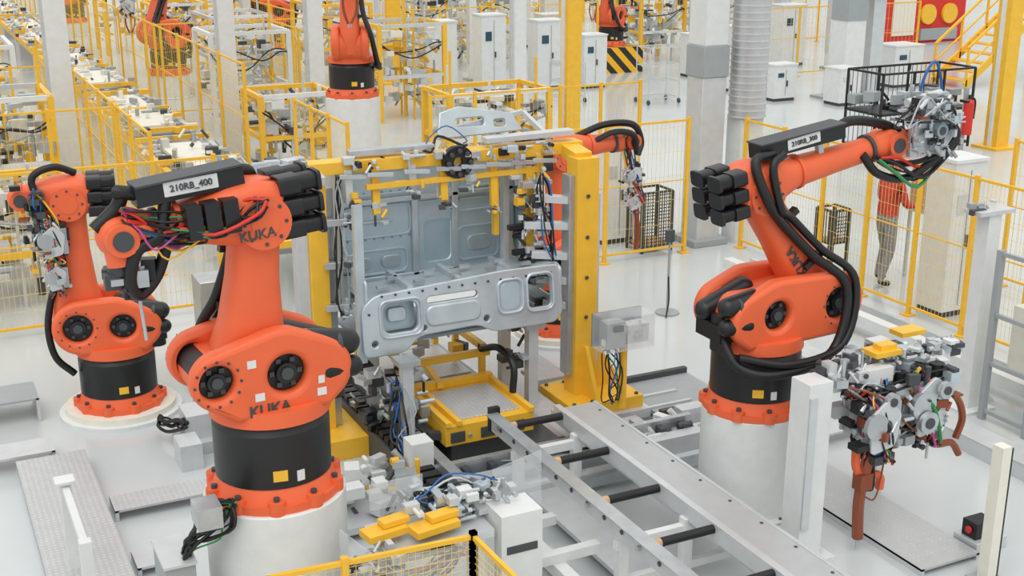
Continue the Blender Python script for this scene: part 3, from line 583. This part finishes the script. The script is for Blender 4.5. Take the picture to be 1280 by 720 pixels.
# ------------------------------------------------------------ columns, duct
mb=MB();x0,x1,y0,y1=10.45,10.86,14.95,15.36
mb.bb(x0,x1,y0,y1,0,2.5,'alu');mb.bb(x0-.02,x1+.02,y0-.02,y1+.02,2.5,2.95,'grey');mb.bb(x0,x1,y0,y1,2.95,8,'white');mb.bb(x0-.1,x1+.1,y0-.1,y1+.1,0,.1,'grey');mb.done('building_column',bevel=.01)
mb=MB();mb.cyl((11.25,14.95,1.9),(11.25,14.95,8),.27,'duct',n=32)
for i in range(60): mb.cyl((11.25,14.95,1.9+i*.1),(11.25,14.95,1.92+i*.1),.282,'alu',n=32)
mb.bb(11.05,11.45,14.8,15.15,0,1.9,'white');mb.done('ventilation_duct')
for i,(x,y,w,h) in enumerate(((2.66,23.2,.36,8),(5.9,24.4,.3,8),(7.85,25.0,.3,8),(22,25.2,.6,9),(13.5,27,.3,9),(37,40,.8,10),(16,44,.6,10),(24,58,.8,12),(10.5,40,.5,10),(17.8,37,.5,10),(19,36,.2,7),(19.8,36.3,.2,7),(14.8,32.5,.2,8),(22.6,33,.2,8),(24,34,.2,8),(25.5,30,.18,7))):
    mb=MB();mb.bb(x-w/2,x+w/2,y-w/2,y+w/2,0,h,'white');mb.bb(x-w,x+w,y-w,y+w,0,.06,'grey')
    if i in(3,5,7): mb.bb(x-w/2-.02,x+w/2+.02,y-w/2-.02,y+w/2+.02,2.0,2.6,'grey')
    else: mb.bb(x-w/2-.05,x-w/2,y-.05,y+.05,.5,h,'alu')
    mb.done('building_column')
for x,y,r in((22.9,25.3,.36),(26,33,.4),(13.2,38,.35)):
    mb=MB();mb.cyl((x,y,2.6),(x,y,9),r,'duct',n=28)
    for i in range(40): mb.cyl((x,y,2.6+i*.16),(x,y,2.63+i*.16),r+.015,'alu',n=28)
    mb.bb(x-.2,x+.2,y-.2,y+.2,0,2.6,'alu');mb.done('ventilation_duct')
for x,y,w in((11.9,21.5,.30),(20.4,18.6,.34),(12.6,33,.4)):
    mb=MB();mb.bb(x-w/2,x+w/2,y-w/2,y+w/2,0,8,'yellow');mb.bb(x-w,x+w,y-w,y+w,0,.05,'yellow')
    mb.bb(x-w/2-.05,x-w/2,y-.04,y+.04,0,7,'white');mb.done('crane_support_post')
# ------------------------------------------------------------ rear transfer conveyor
mb=MB()
for y0,y1 in((14.5,17.5),(18.0,22.5),(23.2,28.5),(29.5,37),(38,48),(49,64)):
    for x in(3.75,4.95): mb.bb(x-.05,x+.05,y0,y1,.68,.84,'yellow' if x<4 else 'alu')
    for i in range(int((y1-y0)/.5)): mb.cyl((3.8,y0+.25+i*.5,.78),(4.9,y0+.25+i*.5,.78),.05,'alu' if i%2 else 'grey',n=10)
    mb.bb(4.0,4.7,y0+.6,y1-.6,.84,.9,'cream'); mb.bb(5.02,5.25,y0,y1,.5,.56,'checker')
    for y in(y0+.1,(y0+y1)/2,y1-.1):
        for x in(3.75,4.95): mb.bb(x-.05,x+.05,y-.05,y+.05,0,.7,'white')
        mb.bb(3.7,5.0,y-.04,y+.04,.86,.94,'yellow')
    greeble(mb,(4.3,(y0+y1)/2,.93),(1.3,y1-y0,.12),int(12*(y1-y0)),int(y0*3),('yellow','steel','alu','grey','cream','cream','dark'),smin=.05,smax=.22)
mb.done('transfer_conveyor')
def fixture(name,x,y,w,d,h,seed,main='yellow'):
    mb=MB();r=random.Random(seed)
    for a in(0,1):
        for b in(0,1): mb.bb(x+a*w-.05,x+a*w+.05,y+b*d-.05,y+b*d+.05,0,h,main)
    for z in(h*.45,h-.06):
        for b in(0,1): mb.bb(x,x+w,y+b*d-.04,y+b*d+.04,z,z+.08,r.choice((main,'alu','white')))
        for a in(0,1): mb.bb(x+a*w-.04,x+a*w+.04,y,y+d,z,z+.08,main)
    greeble(mb,(x+w/2,y+d/2,h*.55),(w,d,h*.8),120,seed,('steel','alu','white','yellow','cream','galv','alu','grey','dark','yellow','cream'),smin=.05,smax=.3)
    hoses(mb,(x,y,h*.8),(x+w,y,h*.8),3,seed,cols=('rubber','grey','rubber'),r=.016,spread=.3,sag=.5)
    for i in range(5): p=x+w*r.random(); q=y+d*r.random(); mb.bb(p,p+.04,q,q+.04,0,h*r.uniform(.8,1.5),r.choice(('alu','yellow','white')))
    return mb.done(name)
for i,a in enumerate([(.3,16.2,1.6,1.4,1.5),(1.0,20.8,1.2,1.5,2.0),(0.6,26.5,1.6,2,2.2),(.8,30.5,1.2,2,2.4),(6.0,22.5,1.4,1.2,1.5),(8.9,20.5,2,1.2,1.6),(6.2,27,1.7,1.5,2.2),(7.6,33,1.6,2,2.0),(10.4,33,1.6,2,2.2),(10.0,27.0,1.6,1.4,2.2),(14.0,36,2,2,2.4),(15.5,34,1.6,1.6,2.2),(6.5,43,2.5,2,2.6),(10.5,46,2.5,2,2.6),(14,48,3,2,2.6),(18.5,44,2.5,2,2.8),(23,46,3,2,2.6),(29,43,2.5,2,2.8),(33,47,3,2,3),(20,58,4,2,3),(12,60,4,2,3),(28,60,4,2,3),(36,52,3,2,3),(3.5,72,4,2,3),(42,44,3,2,2.6),(0,40,1.3,2,2.2),(.5,50,1.6,2,2.2),(-3,30,2,2,2.4),(-3,22,2,2,2.2),(21,33.5,1.6,1.5,2.0),(24.5,35.5,1.8,1.5,2.0),(-1,34,1.5,2,2.2),(-2,45,2,2,2.4),(4,80,6,2,3.5),(16,75,6,2,3.5),(30,72,6,2,3.5),(7,37.5,1.5,1.5,2),(36,38,2.5,2,2.4)]):
    fixture('assembly_fixture',*a,seed=100+i,main=('yellow','yellow','white','alu')[i%4])
def cabinet(x,y,w,d,h,m='white'):
    mb=MB();mb.bb(x,x+w,y,y+d,.08,h,m);mb.bb(x+.03,x+w-.03,y+.03,y+d,0,.08,'dark');mb.bb(x+w*.49,x+w*.51,y-.01,y,.15,h-.1,'grey');mb.bb(x+w*.15,x+w*.4,y-.015,y,h*.68,h*.8,'screen' if w>.6 else 'alu');mb.box((x+w*.55,y-.02,h*.5),(.03,.03,.15),'dark');mb.bb(x-.02,x+w+.02,y-.02,y+d+.02,h,h+.04,m);mb.done('control_cabinet')
for a in[(15.6,30,.8,.6,1.8),(14,30.1,.7,.6,2.0),(16.8,29.6,.7,.6,1.4),(20.6,30,.8,.7,1.2),(21.8,29.6,.9,.7,1.4),(19.2,27.5,.9,.6,1.1),(20.0,25.5,.7,.5,.9),(21.0,24.2,.6,.6,.9),(9.2,15.6,.6,.5,1.5),(24.4,26,1.0,.8,1.1),(19,39,1,.8,2.2),(22.4,41.5,1,.8,2.2),(28,38,1,.8,2),(11.25,10.8,.5,.45,1.95,'white'),(14.5,9.8,.8,.7,1.6),(-.2,17.9,.6,.6,2.0),(12.0,29,.8,.6,2.0),(24.5,31,.9,.7,1.8),(17.6,33.5,.7,.6,1.6)]:
    cabinet(*a)
def grille(x,y,w,d,z0,z1,name='wire_basket'):
    mb=MB()
    for a in(0,w):
        for b in(0,d): mb.bb(x+a-.02,x+a+.02,y+b-.02,y+b+.02,0,z1,'dark')
    for z in(z0,z1):
        for b in(0,d): mb.bb(x,x+w,y+b-.015,y+b+.015,z-.015,z+.015,'dark')
        for a in(0,w): mb.bb(x+a-.015,x+a+.015,y,y+d,z-.015,z+.015,'dark')
    mb.bb(x,x+w,y,y+d,z0,z0+.02,'carton')
    for i in range(int(w/.04)): mb.bb(x+i*.04,x+i*.04+.012,y-.005,y+.005,z0,z1,'dark')
    for i in range(int((z1-z0)/.05)): mb.bb(x,x+w,y-.005,y+.005,z0+i*.05,z0+i*.05+.012,'dark')
    for i in range(int(d/.05)): mb.bb(x-.005,x+.005,y+i*.05,y+i*.05+.012,z0,z1,'dark')
    mb.done(name)
grille(9.5,14.95,.5,.4,.1,.9);grille(11.1,12.75,.3,.3,.5,.95)
def cart(x,y,w=.9,d=.6,h=1.4):
    mb=MB()
    for a in(0,w):
        for b in(0,d): mb.cyl((x+a,y+b,.12),(x+a,y+b,h),.015,'alu',n=8); mb.cyl((x+a-.02,y+b,.06),(x+a+.02,y+b,.06),.06,'dark',n=12)
    for z in(.15,.55,.95,h):
        for b in(0,d): mb.beam((x,y+b,z),(x+w,y+b,z),.02,.02,'alu')
        for a in(0,w): mb.beam((x+a,y,z),(x+a,y+d,z),.02,.02,'alu')
        for i in range(9): mb.beam((x+w*i/8,y,z),(x+w*i/8,y+d,z),.008,.008,'alu')
    mb.done('wire_shelf_cart')
cart(16.9,26.5);cart(15,27.6,.7,.6,1.0)
mb=MB()
x0,y0,w,d,h=17.2,18.6,2.4,1.0,1.7
for a in(0,.33,.66,1):
    for b in(0,1): mb.beam((x0+a*w,y0+b*d,.1),(x0+a*w,y0+b*d,h),.04,.04,'black')
for z in(.2,.9,h):
    for b in(0,1): mb.beam((x0,y0+b*d,z),(x0+w,y0+b*d,z),.04,.04,'black')
    for a in(0,1): mb.beam((x0+a*w,y0,z),(x0+a*w,y0+d,z),.04,.04,'black')
for i in range(20): mb.beam((x0+w*i/20,y0+d,.2),(x0+w*i/20,y0+d,h),.01,.01,'dark')
mb.bb(x0,x0+w,y0,y0+d,.9,.93,'dark');greeble(mb,(x0+w/2,y0+.5,1.1),(w,.8,.3),20,4,('dark','black','grey'),smin=.1,smax=.3)
mb.tube([(x0+.9,y0,.9),(x0+.95,y0-.1,1.6),(x0+1.2,y0-.1,1.9),(x0+1.5,y0,1.5),(x0+1.6,y0,.9)],.03,'blue')
mb.done('steel_trolley_rack')
mb=MB();mb.cyl((18.9,18.0,.5),(18.9,18.0,1.1),.1,'red');mb.sph((18.9,18,1.1),.1,'red');mb.cyl((18.9,18,1.18),(18.9,18,1.28),.03,'black');mb.tube([(18.9,18,1.25),(19.05,18,1.15),(19.05,18,.8)],.02,'rubber');mb.bb(18.85,18.95,18.08,18.12,0,1.4,'grey');mb.done('fire_extinguisher')
mb=MB()
for i in range(12): mb.bb(26+i*.3,26.32+i*.3,25,26.2,.22*i+.18,.22*i+.22,'yellow')
for y in(25,26.2):
    mb.beam((26,y,.1),(29.6,y,2.75),.06,.2,'yellow'); mb.beam((26,y,1.1),(29.6,y,3.75),.06,.06,'yellow'); mb.beam((26,y,.6),(29.6,y,3.25),.04,.04,'yellow')
    for i in range(5): mb.bb(26+i*.9,26.05+i*.9,y-.03,y+.03,.66*i,.66*i+1.1,'yellow')
mb.bb(29.6,34,25,26.2,2.65,2.75,'yellow')
for x in(29.7,31.5,33.5):
    for y in(25,26.2): mb.bb(x-.06,x+.06,y-.06,y+.06,0,3.8,'yellow')
for z in(3.2,3.75):
    for y in(25,26.2): mb.beam((29.6,y,z),(34,y,z),.05,.05,'yellow')
mb.done('access_stairs')
mb=MB();mb.bb(31,35,34,36,0,4.5,'red');mb.bb(31.6,32.6,33.95,34,.3,1.6,'cream');mb.cyl((33.2,33.9,1.0),(33.2,34,1.0),.35,'yellow');mb.cyl((34.2,33.9,1.0),(34.2,34,1.0),.35,'yellow');mb.bb(32.9,34.6,33.9,34,.1,.5,'grey');mb.bb(31,35,33.97,34,2.8,2.95,'white');mb.done('red_press_machine')
# ------------------------------------------------------------ person
def person(x,y,yaw):
    pts={'pel':(0,0,.95,.14,.11),'sp':(0.0,0,1.15,.135,.105),'ch':(.03,0,1.35,.17,.12),'nk':(.05,0,1.48,.06,.06),'hd0':(.07,0,1.54,.055,.055),
     'sl':(.03,.18,1.40,.07,.07),'el':(.06,.24,1.13,.05,.05),'wl':(.28,.2,1.08,.035,.035),'sr':(.03,-.18,1.40,.07,.07),'er':(.10,-.24,1.13,.05,.05),'wr':(.32,-.18,1.10,.035,.035),
     'hl':(0,.10,.88,.095,.095),'kl':(.10,.12,.50,.065,.065),'al':(.02,.13,.09,.045,.045),'hr':(0,-.10,.88,.095,.095),'kr':(.0,-.13,.49,.065,.065),'ar':(-.14,-.14,.09,.045,.045),
     'tl':(.18,.15,.05,.04,.035),'tr':(.02,-.16,.05,.04,.035)}
    ed=[('pel','sp'),('sp','ch'),('ch','nk'),('nk','hd0'),('ch','sl'),('sl','el'),('el','wl'),('ch','sr'),('sr','er'),('er','wr'),('pel','hl'),('hl','kl'),('kl','al'),('al','tl'),('pel','hr'),('hr','kr'),('kr','ar'),('ar','tr')]
    ks=list(pts);me=bpy.data.meshes.new('p');me.from_pydata([pts[k][:3] for k in ks],[(ks.index(a),ks.index(b)) for a,b in ed],[])
    ob=bpy.data.objects.new('p',me);ob.modifiers.new('s','SKIN')
    for i,k in enumerate(ks):
        sv=me.skin_vertices[0].data[i]; sv.radius=pts[k][3:5]; sv.use_root=(k=='pel')
    ss=ob.modifiers.new('u','SUBSURF');ss.levels=2
    vs,fs=from_obj(ob)
    mb=MB();mb.T=Matrix.Translation((x,y,0))@Matrix.Rotation(math.radians(yaw),4,'Z')
    groups={}
    for f in fs:
        c=sum((vs[i] for i in f),V())/len(f)
        m='black' if c.z<.1 else 'trousers' if c.z<.98 else 'skin' if (c.z>1.49 or c.x>.24) else 'shirt'
        groups.setdefault(m,[]).append(f)
    for m,g in groups.items(): mb.add(vs,g,m)
    mb.sph((.09,0,1.64),.1,'skin',(1.0,.8,1.2));mb.sph((.075,0,1.68),.108,'shirt',(1,.86,.85));mb.box((.2,0,1.69),(.12,.15,.015),'shirt')
    mb.sph((.19,0,1.63),.02,'skin');mb.box((.18,0,1.585),(.02,.05,.008),'red')
    for s in(-1,1):
        mb.sph((.175,s*.035,1.655),.012,'dark');mb.sph((.08,s*.085,1.64),.022,'skin')
        w=V(pts['wl' if s>0 else 'wr'][:3]);mb.sph(w+V((.06,0,0)),.045,'skin',(1.1,.8,.5))
        for i,l in enumerate((.06,.075,.08,.07)): mb.tube([w+V((.09,(i-1.5)*.02,0)),w+V((.09+l*.6,(i-1.5)*.022,-.005)),w+V((.09+l,(i-1.5)*.022,-.03))],.009,'skin',n=6)
        mb.tube([w+V((.04,-s*.03,0)),w+V((.08,-s*.06,0)),w+V((.11,-s*.06,-.01))],.01,'skin',n=6)
    return mb.done('factory_worker')
person(11.60,12.25,-5)
mb=MB();mb.bb(12.12,12.52,11.95,12.4,1.0,1.6,'carton');mb.bb(12.3,12.35,11.945,12.405,1.0,1.605,'cream');
mb.bb(12.11,12.6,11.9,12.45,.94,1.0,'alu')
for a in(12.15,12.55):
    for b in(11.95,12.4): mb.bb(a-.02,a+.02,b-.02,b+.02,0,.94,'alu')
mb.done('carton_on_stand')
mb=MB();mb.cyl((8.35,12.5,0),(8.35,12.5,1.0),.015,'grey');mb.cyl((8.35,12.5,0),(8.35,12.5,.02),.15,'grey');mb.tube([(8.35,12.5,.5),(8.3,12.4,.2),(8.2,12.3,.02)],.01,'rubber');mb.box((8.35,12.5,1.0),(.1,.06,.15),'dark');mb.done('sensor_stand')

# ------------------------------------------------------------ light, world, camera
w=bpy.data.worlds.new('World');scene.world=w;w.use_nodes=True;nt=w.node_tree;bg=nt.nodes['Background']
tc=nt.nodes.new('ShaderNodeTexCoord');sx=nt.nodes.new('ShaderNodeSeparateXYZ');rp=nt.nodes.new('ShaderNodeValToRGB')
nt.links.new(tc.outputs['Generated'],sx.inputs[0]);nt.links.new(sx.outputs['Z'],rp.inputs['Fac']);nt.links.new(rp.outputs['Color'],bg.inputs['Color'])
rp.color_ramp.elements[0].position=0;rp.color_ramp.elements[0].color=(.6,.61,.61,1);rp.color_ramp.elements[1].position=.7;rp.color_ramp.elements[1].color=(1,.995,.98,1)
bg.inputs['Strength'].default_value=1.18
def sun(n,rot,e,ang,c=(1,1,1)):
    l=bpy.data.lights.new(n,'SUN');l.energy=e;l.angle=math.radians(ang);l.color=c;o=bpy.data.objects.new(n,l);o.rotation_euler=[math.radians(a) for a in rot];scene.collection.objects.link(o)
sun('roof_light_sun',(25,-20,0),1.0,50,(1,.985,.96))
cam=bpy.data.cameras.new('Camera');co=bpy.data.objects.new('Camera',cam);scene.collection.objects.link(co);scene.camera=co
cam.lens=1565/1280*36;cam.sensor_width=36;cam.clip_end=300
co.location=(0,0,5);co.rotation_euler=(math.radians(90-17.4),0,math.radians(-26.3))
scene.view_settings.view_transform='Standard';scene.view_settings.look='None'
